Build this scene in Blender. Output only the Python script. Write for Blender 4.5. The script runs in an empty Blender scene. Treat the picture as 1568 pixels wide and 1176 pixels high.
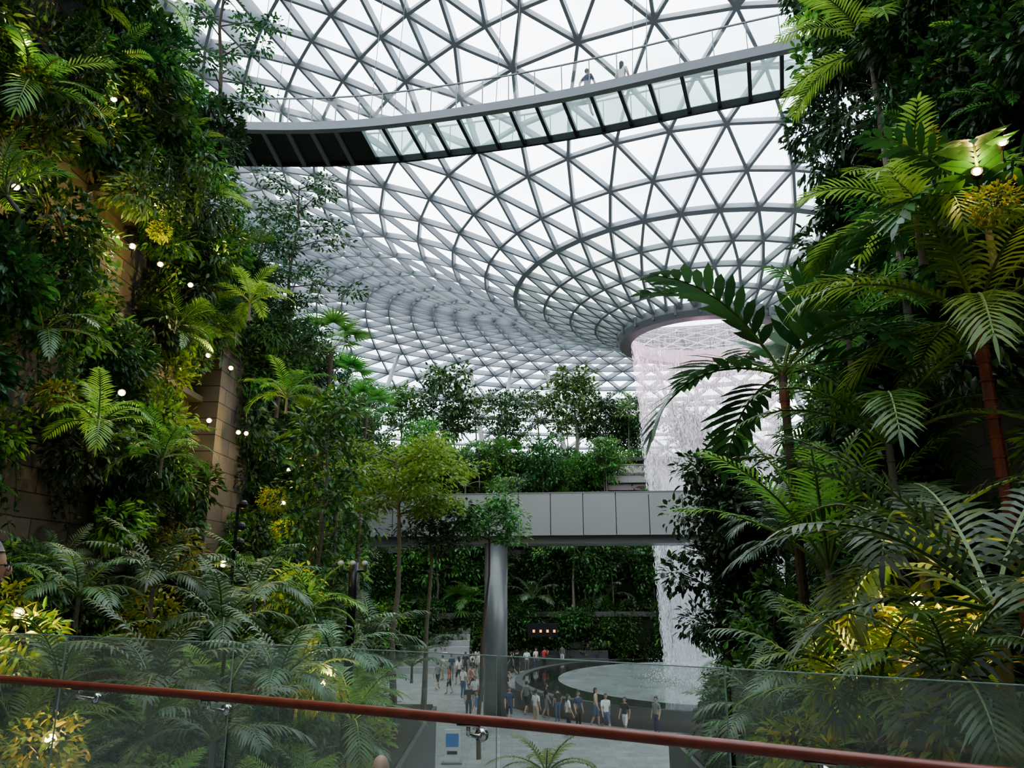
import bpy, math, random
from mathutils import Vector, Matrix, Euler, noise
R=random.Random(7)
sc=bpy.context.scene
COL=sc.collection
F=1600.0; PITCH=math.atan((1250-829.5)/F); EYE=7.0
CP,SP=math.cos(PITCH),math.sin(PITCH)
def S(u,v,Y):
    "surveyed world position for a sight line at forward distance Y"
    a=(u-1106)/F; b=(829.5-v)/F
    k=Y/(CP-b*SP)
    return Vector((a*k,Y,EYE+(SP+b*CP)*k))

# ---------------------------------------------------------------- materials
def newmat(n):
    m=bpy.data.materials.new(n); m.use_nodes=True
    nt=m.node_tree; nt.nodes.clear()
    return m,nt,nt.nodes.new('ShaderNodeOutputMaterial')
def simple(n,c,rough=.5,metal=0,noise_s=0,noise_a=.25,emit=None,es=0,spec=.5,bump=0):
    m,nt,o=newmat(n); p=nt.nodes.new('ShaderNodeBsdfPrincipled')
    p.inputs['Base Color'].default_value=(*c,1); p.inputs['Roughness'].default_value=rough
    p.inputs['Metallic'].default_value=metal; p.inputs['Specular IOR Level'].default_value=spec
    if emit: p.inputs['Emission Color'].default_value=(*emit,1); p.inputs['Emission Strength'].default_value=es
    if noise_s:
        tc=nt.nodes.new('ShaderNodeTexCoord'); nz=nt.nodes.new('ShaderNodeTexNoise')
        nz.inputs['Scale'].default_value=noise_s; nz.inputs['Detail'].default_value=5
        nt.links.new(tc.outputs['Object'],nz.inputs['Vector'])
        mx=nt.nodes.new('ShaderNodeMix'); mx.data_type='RGBA'
        mx.inputs['A'].default_value=(*[x*(1-noise_a) for x in c],1); mx.inputs['B'].default_value=(*[min(1,x*(1+noise_a)) for x in c],1)
        nt.links.new(nz.outputs['Fac'],mx.inputs['Factor']); nt.links.new(mx.outputs['Result'],p.inputs['Base Color'])
        if bump:
            bp=nt.nodes.new('ShaderNodeBump'); bp.inputs['Strength'].default_value=bump
            nt.links.new(nz.outputs['Fac'],bp.inputs['Height']); nt.links.new(bp.outputs['Normal'],p.inputs['Normal'])
    nt.links.new(p.outputs[0],o.inputs[0]); return m
def leafmat(n,c1,c2,rough=.4,tr=.3):
    m,nt,o=newmat(n); N=nt.nodes; L=nt.links
    g=N.new('ShaderNodeNewGeometry'); oi=N.new('ShaderNodeObjectInfo')
    mx=N.new('ShaderNodeMix'); mx.data_type='RGBA'
    mx.inputs['A'].default_value=(*c1,1); mx.inputs['B'].default_value=(*c2,1)
    L.new(g.outputs['Random Per Island'],mx.inputs['Factor'])
    hs=N.new('ShaderNodeHueSaturation')
    mr=N.new('ShaderNodeMapRange'); mr.inputs['To Min'].default_value=.6; mr.inputs['To Max'].default_value=1.5
    L.new(oi.outputs['Random'],mr.inputs['Value']); L.new(mr.outputs[0],hs.inputs['Value'])
    mr2=N.new('ShaderNodeMapRange'); mr2.inputs['To Min'].default_value=.48; mr2.inputs['To Max'].default_value=.525
    L.new(oi.outputs['Random'],mr2.inputs['Value']); L.new(mr2.outputs[0],hs.inputs['Hue'])
    L.new(mx.outputs['Result'],hs.inputs['Color'])
    p=N.new('ShaderNodeBsdfPrincipled'); p.inputs['Roughness'].default_value=rough; p.inputs['Specular IOR Level'].default_value=.45
    t=N.new('ShaderNodeBsdfTranslucent'); ms=N.new('ShaderNodeMixShader'); ms.inputs[0].default_value=tr
    L.new(hs.outputs[0],p.inputs['Base Color'])
    h2=N.new('ShaderNodeHueSaturation'); h2.inputs['Value'].default_value=1.7; h2.inputs['Hue'].default_value=.485
    L.new(hs.outputs[0],h2.inputs['Color']); L.new(h2.outputs[0],t.inputs['Color'])
    L.new(p.outputs[0],ms.inputs[1]); L.new(t.outputs[0],ms.inputs[2]); L.new(ms.outputs[0],o.inputs[0]); return m
def glassmat(n,tint,opac,gloss=.06,diff=(.8,.85,.82)):
    m,nt,o=newmat(n); N=nt.nodes; L=nt.links
    t=N.new('ShaderNodeBsdfTransparent'); t.inputs[0].default_value=(*tint,1)
    d=N.new('ShaderNodeBsdfTranslucent'); d.inputs[0].default_value=(*diff,1)
    a=N.new('ShaderNodeMixShader'); a.inputs[0].default_value=opac
    gm=N.new('ShaderNodeNewGeometry'); mr=N.new('ShaderNodeMapRange'); mr.inputs['To Min'].default_value=opac*.6; mr.inputs['To Max'].default_value=min(1,opac*1.4)
    L.new(gm.outputs['Random Per Island'],mr.inputs['Value']); L.new(mr.outputs[0],a.inputs[0])
    L.new(t.outputs[0],a.inputs[1]); L.new(d.outputs[0],a.inputs[2])
    if gloss:
        g=N.new('ShaderNodeBsdfGlossy'); g.inputs['Roughness'].default_value=.03; b=N.new('ShaderNodeMixShader'); b.inputs[0].default_value=gloss
        L.new(a.outputs[0],b.inputs[1]); L.new(g.outputs[0],b.inputs[2]); L.new(b.outputs[0],o.inputs[0])
    else: L.new(a.outputs[0],o.inputs[0])
    return m
def clearglass(n,c1,c2):
    m,nt,o=newmat(n); N=nt.nodes; L=nt.links
    t=N.new('ShaderNodeBsdfTransparent'); gm=N.new('ShaderNodeNewGeometry'); mx=N.new('ShaderNodeMix'); mx.data_type='RGBA'
    mx.inputs['A'].default_value=(*c1,1); mx.inputs['B'].default_value=(*c2,1)
    L.new(gm.outputs['Random Per Island'],mx.inputs['Factor']); L.new(mx.outputs['Result'],t.inputs[0]); L.new(t.outputs[0],o.inputs[0]); return m
def brickmat(n,c1,c2,mortar,bw,rh,plane='YZ',ms=.012,rough=.75):
    m,nt,o=newmat(n); N=nt.nodes; L=nt.links
    tc=N.new('ShaderNodeTexCoord'); sx=N.new('ShaderNodeSeparateXYZ'); cx=N.new('ShaderNodeCombineXYZ')
    L.new(tc.outputs['Object'],sx.inputs[0]); L.new(sx.outputs[plane[0]],cx.inputs[0]); L.new(sx.outputs[plane[1]],cx.inputs[1])
    b=N.new('ShaderNodeTexBrick'); b.inputs['Scale'].default_value=1; b.inputs['Brick Width'].default_value=bw; b.inputs['Row Height'].default_value=rh
    b.inputs['Mortar Size'].default_value=ms; b.inputs['Color1'].default_value=(*c1,1); b.inputs['Color2'].default_value=(*c2,1); b.inputs['Mortar'].default_value=(*mortar,1)
    L.new(cx.outputs[0],b.inputs['Vector'])
    nz=N.new('ShaderNodeTexNoise'); nz.inputs['Scale'].default_value=1.7; nz.inputs['Detail'].default_value=7; L.new(tc.outputs['Object'],nz.inputs['Vector'])
    mr=N.new('ShaderNodeMapRange'); mr.inputs['To Min'].default_value=.5; mr.inputs['To Max'].default_value=1.4; L.new(nz.outputs['Fac'],mr.inputs['Value'])
    h=N.new('ShaderNodeHueSaturation'); L.new(b.outputs['Color'],h.inputs['Color']); L.new(mr.outputs[0],h.inputs['Value'])
    p=N.new('ShaderNodeBsdfPrincipled'); p.inputs['Roughness'].default_value=rough; L.new(h.outputs[0],p.inputs['Base Color'])
    bp=N.new('ShaderNodeBump'); bp.inputs['Strength'].default_value=.4; bp.inputs['Distance'].default_value=.02; L.new(b.outputs['Fac'],bp.inputs['Height']); bp.invert=True
    L.new(bp.outputs[0],p.inputs['Normal']); L.new(p.outputs[0],o.inputs[0]); return m

M_DK=leafmat('leaf_deep_green',(.015,.048,.015),(.042,.112,.028),.36,.2)
M_MD=leafmat('leaf_mid_green',(.038,.108,.022),(.095,.215,.042),.40,.28)
M_LT=leafmat('leaf_light_green',(.105,.235,.032),(.22,.37,.065),.42,.40)
M_YL=leafmat('leaf_yellow_croton',(.17,.23,.02),(.50,.44,.04),.42,.4)
M_GY=leafmat('leaf_grey_green',(.052,.105,.056),(.12,.195,.10),.40,.2)
M_BARK=simple('bark_brown',(.085,.062,.046),.85,noise_s=12,noise_a=.4,bump=.4)
M_BARKG=simple('bark_grey',(.15,.135,.115),.85,noise_s=12,noise_a=.4,bump=.4)
M_RED=simple('palm_crownshaft_red',(.20,.055,.035),.5,noise_s=8)
M_YST=simple('palm_stem_yellow',(.36,.29,.10),.5,noise_s=8)
M_RIB=simple('frond_rachis_green',(.12,.19,.05),.5)
M_STEEL=simple('roof_steel_grey',(.20,.215,.23),.5,metal=.1)
M_STEELD=simple('roof_ring_steel',(.15,.155,.165),.5)
M_GL=clearglass('roof_glass_clear',(.70,.79,.84),(.97,.985,1.0))
M_GLF=glassmat('roof_glass_fritted',(.66,.75,.70),.35,0,(.64,.74,.66))
M_DECKG=glassmat('bridge_floor_glass',(.58,.69,.67),.45,.04,(.42,.53,.50))
M_RAILG=glassmat('balustrade_glass',(.90,.94,.92),.05,.06,(.6,.7,.65))
M_BLACK=simple('black_panel',(.012,.012,.014),.4)
M_FASC=simple('bridge_fascia_metal',(.28,.28,.27),.4,metal=.3,noise_s=.5,noise_a=.06)
M_SOFF=simple('bridge_soffit',(.17,.18,.17),.35,metal=.3)
M_CONC=simple('concrete_grey',(.27,.27,.26),.7,noise_s=3,noise_a=.2)
M_CONCD=simple('concrete_dark',(.075,.075,.073),.75,noise_s=3,noise_a=.3)
M_TERR=simple('mossy_planted_wall',(.026,.045,.018),.9,noise_s=1.2,noise_a=.6)
M_SOIL=simple('soil_dark',(.02,.018,.012),.95,noise_s=8,noise_a=.5)
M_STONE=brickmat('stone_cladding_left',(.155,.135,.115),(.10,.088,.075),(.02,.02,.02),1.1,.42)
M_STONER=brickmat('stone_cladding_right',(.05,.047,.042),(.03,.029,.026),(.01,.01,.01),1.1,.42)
M_FLOOR=brickmat('paving_grey',(.27,.27,.26),(.21,.21,.205),(.11,.11,.11),1.2,.6,'XY',.012,.45)
M_WOOD=simple('handrail_wood_red',(.20,.05,.028),.3,noise_s=18,noise_a=.35)
M_CHROME=simple('bracket_steel',(.6,.6,.6),.2,metal=1)
M_LAMP=simple('lamp_lens_warm',(1,.9,.7),.3,emit=(1,.72,.30),es=9)
M_SHOP=simple('shop_light_orange',(1,.5,.2),.4,emit=(1,.42,.15),es=.7)

# ---------------------------------------------------------------- mesh builder
class B:
    def __init__(s): s.v=[];s.f=[];s.m=[];s.mats=[]
    def mi(s,m):
        if m not in s.mats: s.mats.append(m)
        return s.mats.index(m)
    def add(s,vs,fs,m):
        o=len(s.v); s.v.extend([tuple(x) for x in vs]); k=s.mi(m)
        for f in fs: s.f.append(tuple(i+o for i in f)); s.m.append(k)
    def box(s,c,h,m,rot=None):
        vs=[]
        for x in(-1,1):
            for y in(-1,1):
                for z in(-1,1):
                    p=Vector((x*h[0],y*h[1],z*h[2]))
                    if rot: p=rot@p
                    vs.append(p+Vector(c))
        s.add(vs,[(0,1,3,2),(4,6,7,5),(0,4,5,1),(2,3,7,6),(0,2,6,4),(1,5,7,3)],m)
    def beam(s,a,b,up,w,h,m):
        a=Vector(a);b=Vector(b);d=(b-a)
        if d.length<1e-6:return
        d.normalize(); up=Vector(up); sd=d.cross(up)
        if sd.length<1e-5: sd=d.orthogonal()
        sd.normalize(); up=sd.cross(d).normalized()
        sd=sd*w/2; up=up*h/2
        vs=[a-sd-up,a+sd-up,a+sd+up,a-sd+up,b-sd-up,b+sd-up,b+sd+up,b-sd+up]
        s.add(vs,[(0,3,2,1),(4,5,6,7),(0,1,5,4),(1,2,6,5),(2,3,7,6),(3,0,4,7)],m)
    def tube(s,pts,rad,m,n=7,cap=True):
        pts=[Vector(p) for p in pts]; vs=[];fs=[]
        ref=Vector((.31,.17,.93))
        for i,p in enumerate(pts):
            d=(pts[min(i+1,len(pts)-1)]-pts[max(i-1,0)]).normalized()
            a=d.cross(ref if abs(d.dot(ref))<.95 else Vector((1,0,0))).normalized(); b=d.cross(a)
            r=rad[i] if hasattr(rad,'__len__') else rad
            for k in range(n):
                t=2*math.pi*k/n; vs.append(p+a*math.cos(t)*r+b*math.sin(t)*r)
        for i in range(len(pts)-1):
            for k in range(n):
                fs.append((i*n+k,i*n+(k+1)%n,(i+1)*n+(k+1)%n,(i+1)*n+k))
        if cap: fs.append(tuple(range(n))[::-1]); fs.append(tuple((len(pts)-1)*n+k for k in range(n)))
        s.add(vs,fs,m)
    def ell(s,c,r,m,nu=12,nv=8,rot=None,fn=None,vmin=0,vmax=math.pi):
        vs=[];fs=[]
        for j in range(nv+1):
            ph=vmin+(vmax-vmin)*j/nv
            for i in range(nu):
                th=2*math.pi*i/nu
                p=Vector((math.sin(ph)*math.cos(th)*r[0],math.sin(ph)*math.sin(th)*r[1],math.cos(ph)*r[2]))
                if fn:p=fn(p)
                if rot:p=rot@p
                vs.append(p+Vector(c))
        for j in range(nv):
            for i in range(nu):
                fs.append((j*nu+i,(j+1)*nu+i,(j+1)*nu+(i+1)%nu,j*nu+(i+1)%nu))
        s.add(vs,fs,m)
    def leaf(s,b,d,up,L,W,m,droop=.15):
        d=d.normalized(); sd=d.cross(up)
        if sd.length<1e-4: sd=d.orthogonal()
        sd.normalize(); n=sd.cross(d)
        vs=[b]
        for t,w in((.3,.48),(.68,.38)):
            c=b+d*L*t-n*L*droop*t*t
            vs+= [c-sd*W*w+n*W*.12,c,c+sd*W*w+n*W*.12]
        vs.append(b+d*L-n*L*droop)
        s.add(vs,[(0,2,1),(0,3,2),(1,2,5,4),(2,3,6,5),(4,5,7),(5,6,7)],m)
    def strip(s,b,d,n,L,W,m,droop=.3,k=3):
        d=d.normalized(); sd=d.cross(n).normalized()
        vs=[];fs=[]
        for i in range(k):
            t=i/k; w=W*(.35 if i==0 else 1-.35*t)/2
            c=b+d*L*t-Vector((0,0,1))*L*droop*t*t
            vs+=[c-sd*w,c+sd*w]
        vs.append(b+d*L-Vector((0,0,1))*L*droop)
        for i in range(k-1): fs.append((2*i,2*i+1,2*i+3,2*i+2))
        fs.append((2*k-2,2*k-1,2*k)); s.add(vs,fs,m)
    def mesh(s,name,smooth=False):
        me=bpy.data.meshes.new(name); me.from_pydata(s.v,[],s.f)
        for m in s.mats: me.materials.append(m)
        me.polygons.foreach_set('material_index',s.m)
        if smooth: me.polygons.foreach_set('use_smooth',[True]*len(s.f))
        me.update(); return me
    def obj(s,name,parent=None,smooth=False):
        o=bpy.data.objects.new(name,s.mesh(name,smooth)); COL.objects.link(o)
        if parent:o.parent=parent
        return o
def empty(name,loc=(0,0,0)):
    e=bpy.data.objects.new(name,None); e.location=loc; e.empty_display_size=.3; COL.objects.link(e); return e
def inst(me,name,loc,rot=(0,0,0),sc_=1,parent=None):
    o=bpy.data.objects.new(name,me); o.location=loc; o.rotation_euler=rot
    o.scale=(sc_,)*3 if not hasattr(sc_,'__len__') else sc_
    COL.objects.link(o)
    if parent:o.parent=parent
    return o

# ---------------------------------------------------------------- plant shapes
def rv(r): 
    while 1:
        v=Vector((r.uniform(-1,1),r.uniform(-1,1),r.uniform(-1,1)))
        if .05<v.length<1:return v
def frond(b,base,az,el,L,droop,nl,ll,lw,m,sweep=.6,vee=.35,ldroop=.35,k=3,rib=M_RIB,rr=.012,start=.18):
    steps=nl; p=Vector(base); pts=[p.copy()]; e=el
    hor=Vector((math.cos(az),math.sin(az),0)); side=Vector((-math.sin(az),math.cos(az),0))
    for i in range(steps):
        t=(i+1)/steps; e=el-droop*t**1.3
        d=hor*math.cos(e)+Vector((0,0,1))*math.sin(e)
        p=p+d*L/steps; pts.append(p.copy())
        if t<start: continue
        tt=(t-start)/(1-start)
        l=ll*max(.25,math.sin(math.pi*(.2+.72*tt))**.7)
        n=side.cross(d); n=-n if n.z<0 else n
        for sgn in(-1,1):
            dd=side*sgn*math.cos(sweep)+d*math.sin(sweep+.35*tt)+n*vee*(1-.5*tt)
            b.strip(p,dd,n,l*R.uniform(.85,1.1),lw,m,ldroop*R.uniform(.6,1.4),k)
    b.strip(pts[-1],d,n,ll*.5,lw,m,ldroop,k)
    idx=list(range(0,len(pts),max(1,len(pts)//7))); 
    if idx[-1]!=len(pts)-1: idx.append(len(pts)-1)
    b.tube([pts[i] for i in idx],[rr*(1.3-1.0*i/len(pts)) for i in idx],rib,4,False)
def palm(name,m,nf=12,L=2.2,nl=26,ll=.5,lw=.045,trunk=0,tr=.07,tm=M_BARKG,shaft=None,el=(.5,1.3),droop=(1.0,1.8),sweep=.6,vee=.3,ldroop=.35,seed=0,k=3,lean=0):
    R.seed(seed+11); b=B(); top=Vector((lean,0,trunk))
    if trunk>0:
        pts=[Vector((lean*(t**2),0,trunk*t)) for t in(0,.25,.5,.75,1)]
        b.tube(pts,[tr*1.35,tr*1.05,tr,tr*.95,tr*.9],tm,9)
        if shaft: b.tube([top-Vector((0,0,.55)),top-Vector((0,0,.3)),top+Vector((0,0,.1))],[tr*.95,tr*1.15,tr*.6],shaft,9)
        for i in range(int(trunk/.22)):
            t=i*.22/trunk; c=Vector((lean*t*t,0,trunk*t)); b.tube([c,c+Vector((0,0,.02))],tr*1.12,tm,9)
    for i in range(nf):
        t=i/max(1,nf-1)
        az=i*2.399+R.uniform(-.25,.25); e=el[1]+(el[0]-el[1])*t+R.uniform(-.1,.1)
        frond(b,top,az,e,L*R.uniform(.85,1.1),R.uniform(*droop)*(.8+.3*t),nl,ll,lw,m,sweep,vee,ldroop,k,rr=.008+.006*L)
    return b.mesh(name)
def fanpalm(name,m,nf=12,pl=.9,bl=.75,nb=18,trunk=0,seed=0,lw=.06):
    R.seed(seed+5); b=B(); top=Vector((0,0,trunk))
    if trunk: b.tube([(0,0,0),(0.03,0,trunk*.5),top],[.11,.09,.08],M_BARK,8)
    for i in range(nf):
        az=i*2.399; e=R.uniform(-.1,1.3); d=Vector((math.cos(az)*math.cos(e),math.sin(az)*math.cos(e),math.sin(e)))
        q=top+d*pl*R.uniform(.8,1.1); b.tube([top,(top+q)/2+Vector((0,0,.04)),q],[.014,.01,.008],M_RIB,4,False)
        side=Vector((-math.sin(az),math.cos(az),0)); n=side.cross(d)
        d2=(d-Vector((0,0,.35))).normalized(); 
        for j in range(nb):
            a=-1.9+3.8*j/(nb-1); dd=d2*math.cos(a)+side*math.sin(a)
            b.strip(q,dd,n if abs(n.dot(dd))<.9 else Vector((0,0,1)),bl*(.75+.25*math.cos(a)),lw*1.3,m,.22,3)
    return b.mesh(name)
def shrub(name,m,n=380,r=.6,L=.17,W=.075,flat=.8,seed=0,m2=None,hang=.2):
    R.seed(seed+100); b=B()
    for i in range(7):
        v=rv(R).normalized()*r*.7; v.z=abs(v.z)*flat; b.tube([(0,0,-.1),v*.5+Vector((0,0,.03)),v],[.014,.01,.005],M_BARK,4,False)
    for i in range(n):
        v=rv(R).normalized()*r*R.uniform(.35,1)**.5
        v*=1+.35*noise.noise(v*2.3/r+Vector((seed*3.1,0,0)))
        v.z*=flat
        d=(v.normalized()+rv(R)*.9+Vector((0,0,-hang))).normalized()
        b.leaf(v,d,Vector((R.uniform(-.6,.6),R.uniform(-.6,.6),1)).normalized(),L*R.uniform(.6,1.25),W*R.uniform(.8,1.2),m2 if (m2 and R.random()<.3) else m,R.uniform(.05,.35))
    return b.mesh(name)
def hangplant(name,m,seed=0):
    R.seed(seed+50); b=B()
    for i in range(16):
        p=Vector((R.uniform(-.5,.5),R.uniform(-.3,.3),R.uniform(-.1,.15))); L=R.uniform(.7,1.8); pts=[p]
        for k in range(9):
            p=p+Vector((R.uniform(-.05,.05),R.uniform(-.05,.05),-L/9 if k>1 else .02)); pts.append(p)
            for q in range(3):
                d=rv(R).normalized()+Vector((0,0,-.5)); b.leaf(p,d,Vector((0,0,1))+rv(R)*.3,R.uniform(.08,.15),.06,m,.2)
        b.tube(pts[::3],.006,M_BARK,3,False)
    return b.mesh(name)
def tree(name,m,H=6,cr=1.3,ch=.5,nb=14,nl=1600,L=.16,W=.07,tr=.07,seed=0,bark=M_BARKG,lay=False,m2=None,clus=.42):
    "ch: fraction of the height where the crown begins"
    R.seed(seed+200); b=B(); pts=[]; x=y=0
    for i in range(8):
        t=i/7; pts.append(Vector((x,y,H*.93*t))); x+=R.uniform(-.09,.09)*H/6; y+=R.uniform(-.09,.09)*H/6
    b.tube(pts,[tr*(1.15-.85*i/7) for i in range(8)],bark,8)
    tips=[]
    for i in range(nb):
        t=ch+(1-ch)*(i+.5)/nb; k=min(6,int(t*7)); fr=t*7-k; o=pts[k].lerp(pts[min(7,k+1)],min(1,fr))
        az=i*2.399+R.uniform(-.4,.4); s=(t-ch)/(1-ch); rad=cr*(math.sin(math.pi*(.18+.72*s))**.6)*R.uniform(.7,1.1)
        d=Vector((math.cos(az),math.sin(az),R.uniform(.15,.5)*(0.5 if lay else 1)))
        e=o+d*rad; mid=(o+e)/2+Vector((0,0,.08*rad))
        b.tube([o,mid,e],[tr*.33,tr*.2,tr*.08],bark,5,False); tips+=[(e,1),(mid,.7)]
        for q in range(2):
            e2=mid+(rv(R)*.5+d*.5)*rad*.6; b.tube([mid,e2],[tr*.15,tr*.05],bark,4,False); tips.append((e2,.8))
    for i in range(nl):
        c,w=R.choice(tips); v=rv(R)*clus*cr*w
        if lay: v.z*=.35
        d=v.normalized()+rv(R)*.7+Vector((0,0,-.15))
        b.leaf(c+v,d,Vector((R.uniform(-.5,.5),R.uniform(-.5,.5),1)),L*R.uniform(.6,1.2),W*R.uniform(.8,1.2),m2 if(m2 and R.random()<.3) else m,R.uniform(.05,.3))
    return b.mesh(name)

SH={}
for k,(m,m2) in {'dk':(M_DK,None),'md':(M_MD,M_DK),'lt':(M_LT,M_MD),'yl':(M_YL,M_LT),'gy':(M_GY,M_MD)}.items():
    SH[k]=[shrub('shrub_'+k+'_a',m,420,.65,.17,.08,.85,1,m2),shrub('shrub_'+k+'_b',m,300,.6,.25,.075,.8,2,m2,.5)]
HG=[hangplant('hanging_creeper_a',M_MD,1),hangplant('hanging_creeper_b',M_DK,2)]
FERN=[palm('fern_a',M_MD,14,.9,20,.16,.03,el=(.1,1.2),droop=(.9,1.6),seed=1),palm('fern_b',M_LT,12,1.0,20,.18,.035,el=(.2,1.2),droop=(.9,1.5),seed=2),palm('fern_c',M_GY,13,1.1,20,.2,.035,el=(.1,1.1),droop=(.9,1.6),seed=3)]
SPALM=[palm('small_palm_a',M_MD,11,1.5,24,.40,.04,.5,.04,seed=4),palm('small_palm_b',M_LT,10,1.5,24,.38,.038,.6,.04,seed=5,el=(.3,1.4)),
       palm('small_palm_c',M_GY,11,1.5,22,.38,.048,.5,.04,seed=6,ldroop=.5),palm('small_palm_d',M_DK,10,1.6,14,.5,.1,.5,.04,seed=7,ldroop=.3)]
FANP=[fanpalm('fan_palm_a',M_MD,12,seed=1),fanpalm('fan_palm_b',M_DK,14,seed=2)]
FARS=[shrub('far_shrub_a',M_DK,300,1.3,.38,.18,.9,11,M_MD),shrub('far_shrub_b',M_MD,300,1.3,.36,.18,.9,12,M_DK),shrub('far_shrub_c',M_LT,260,1.2,.36,.16,.8,13,M_MD)]

# ---------------------------------------------------------------- camera
cam=bpy.data.cameras.new('camera'); cam.sensor_width=36; cam.lens=F*36/2212; cam.clip_start=.05; cam.clip_end=500
co=bpy.data.objects.new('camera',cam); co.location=(0,0,EYE); co.rotation_euler=(math.pi/2+PITCH,0,0); COL.objects.link(co); sc.camera=co

# ---------------------------------------------------------------- world
w=bpy.data.worlds.new('overcast_sky'); sc.world=w; w.use_nodes=True; nt=w.node_tree; nt.nodes.clear()
wo=nt.nodes.new('ShaderNodeOutputWorld'); bg=nt.nodes.new('ShaderNodeBackground'); tc=nt.nodes.new('ShaderNodeTexCoord')
nz=nt.nodes.new('ShaderNodeTexNoise'); nz.inputs['Scale'].default_value=3.2; nz.inputs['Detail'].default_value=4
nt.links.new(tc.outputs['Generated'],nz.inputs['Vector']); cr=nt.nodes.new('ShaderNodeValToRGB')
cr.color_ramp.elements[0].position=.38; cr.color_ramp.elements[0].color=(.62,.70,.82,1); cr.color_ramp.elements[1].position=.6; cr.color_ramp.elements[1].color=(1,1,1,1)
nt.links.new(nz.outputs['Fac'],cr.inputs[0]); nt.links.new(cr.outputs[0],bg.inputs[0]); bg.inputs[1].default_value=3.4
nt.links.new(bg.outputs[0],wo.inputs[0])
sc.view_settings.view_transform='AgX'
try: sc.view_settings.look='AgX - Medium High Contrast'
except Exception: pass
sc.view_settings.exposure=0.85

# ---------------------------------------------------------------- roof gridshell
OC=Vector((14.3,53,0))
PR=[(6.2,24.9),(14,27.9),(22,32),(32,36),(42,38),(52,37),(60,33.5),(66,28),(69.5,20)]
def prof(r):
    if r<=PR[0][0]:return PR[0][1]
    for i in range(len(PR)-1):
        if r<=PR[i+1][0]:
            p0=PR[max(0,i-1)];p1=PR[i];p2=PR[i+1];p3=PR[min(len(PR)-1,i+2)]
            t=(r-p1[0])/(p2[0]-p1[0]); h=p2[0]-p1[0]
            m1=(p2[1]-p0[1])/(p2[0]-p0[0]); m2=(p3[1]-p1[1])/(p3[0]-p1[0])
            return (2*t**3-3*t*t+1)*p1[1]+(t**3-2*t*t+t)*h*m1+(-2*t**3+3*t*t)*p2[1]+(t**3-t*t)*h*m2
    return PR[-1][1]
radii=[6.2,7.9,9.8,11.8,14.0,16.3,18.8,21.4,24.2]; NA=40; na=len(radii)
r=24.2
while r<58: r+=2.35; radii.append(r)
radii+= [60.6,62.7,64.6,66.1,67.3,68.3,69.0,69.5]
rings=[];off=0
for i,r in enumerate(radii):
    n=NA if i<na else NA*2
    if i==na: off=0
    ph=(off%2)*.5; off+=1
    row=[]
    zz=prof(r)
    if i>=len(radii)-7: zz=PR[-1][1]+(prof(radii[-8])-PR[-1][1])*((len(radii)-1-i)/7)
    for k in range(n):
        a=2*math.pi*(k+ph)/n
        dn=(prof(r+.3)-prof(r-.3))/.6
        nrm=Vector((-dn*math.cos(a),-dn*math.sin(a),1)).normalized()
        row.append((OC+Vector((r*math.cos(a),r*math.sin(a),zz)),nrm))
    rings.append((row,ph,n))
bb=B(); gl=B(); HH=.42
def bm_(A,C,w=.17): bb.beam(A[0],C[0],A[1]+C[1],w,HH,M_STEEL)
def tri(a,b_,c,i): gl.add([a[0]+a[1]*.2,b_[0]+b_[1]*.2,c[0]+c[1]*.2],[(0,1,2)],M_GLF if i<4 else M_GL)
for i,(row,ph,n) in enumerate(rings):
    HH=.42 if i<na+3 else .8
    for k in range(n): bm_(row[k],row[(k+1)%n],.34 if i==4 else .17)
    if i==len(rings)-1: break
    nx,ph2,n2=rings[i+1]
    if n2==n:
        for k in range(n):
            if ph2>ph: l,r_=(k-1)%n,k
            else: l,r_=k,(k+1)%n
            bm_(row[k],nx[l]); bm_(row[k],nx[r_]); tri(row[k],nx[l],nx[r_],i); tri(row[k],nx[r_],row[(k+1)%n],i)
    else:
        for k in range(n):
            c=int(round(2*(k+ph)))%n2
            bm_(row[k],nx[c]); bm_(row[k],nx[(c+1)%n2]); bm_(row[k],nx[(c-1)%n2])
            tri(row[k],nx[(c-1)%n2],nx[c],i); tri(row[k],nx[c],nx[(c+1)%n2],i); tri(row[k],nx[(c+1)%n2],row[(k+1)%n],i)
roof=empty('gridshell_glass_roof')
bb.obj('steel_lattice',roof); gl.obj('glass_panes',roof)
# oculus ring
b=B(); NN=72
prf=[(6.25,25.1),(6.4,24.5),(6.15,24.1),(5.3,24.1),(5.2,24.5),(5.4,25.2)]
vs=[];fs=[]
for k in range(NN):
    a=2*math.pi*k/NN
    for (r,z) in prf: vs.append(OC+Vector((r*math.cos(a),r*math.sin(a),z)))
q=len(prf)
for k in range(NN):
    for j in range(q): fs.append((k*q+j,k*q+(j+1)%q,((k+1)%NN)*q+(j+1)%q,((k+1)%NN)*q+j))
b.add(vs,fs,M_STEELD)
for k in range(24):
    a=2*math.pi*k/24; b.box(OC+Vector((6.36*math.cos(a),6.36*math.sin(a),24.65)),(.08,.08,.35),M_STEELD,Matrix.Rotation(a,3,'Z'))
b.obj('oculus_ring')
b=B()
for (x,y,rr) in [(-19,90,3.5),(-3,97,3),(8,98,3),(24,97,3),(-30,82,3),(40,92,3)]:
    for sgn in(-1,1):
        tx=x+sgn*rr; rad=math.hypot(tx-OC.x,y+7-OC.y); b.tube([(x,y,19),((x+tx)/2,y+3.5,(19+prof(rad))/2),(tx,y+7,prof(rad)+.1)],[.38,.34,.26],M_FASC,10)
b.obj('roof_support_columns',smooth=True)

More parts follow.
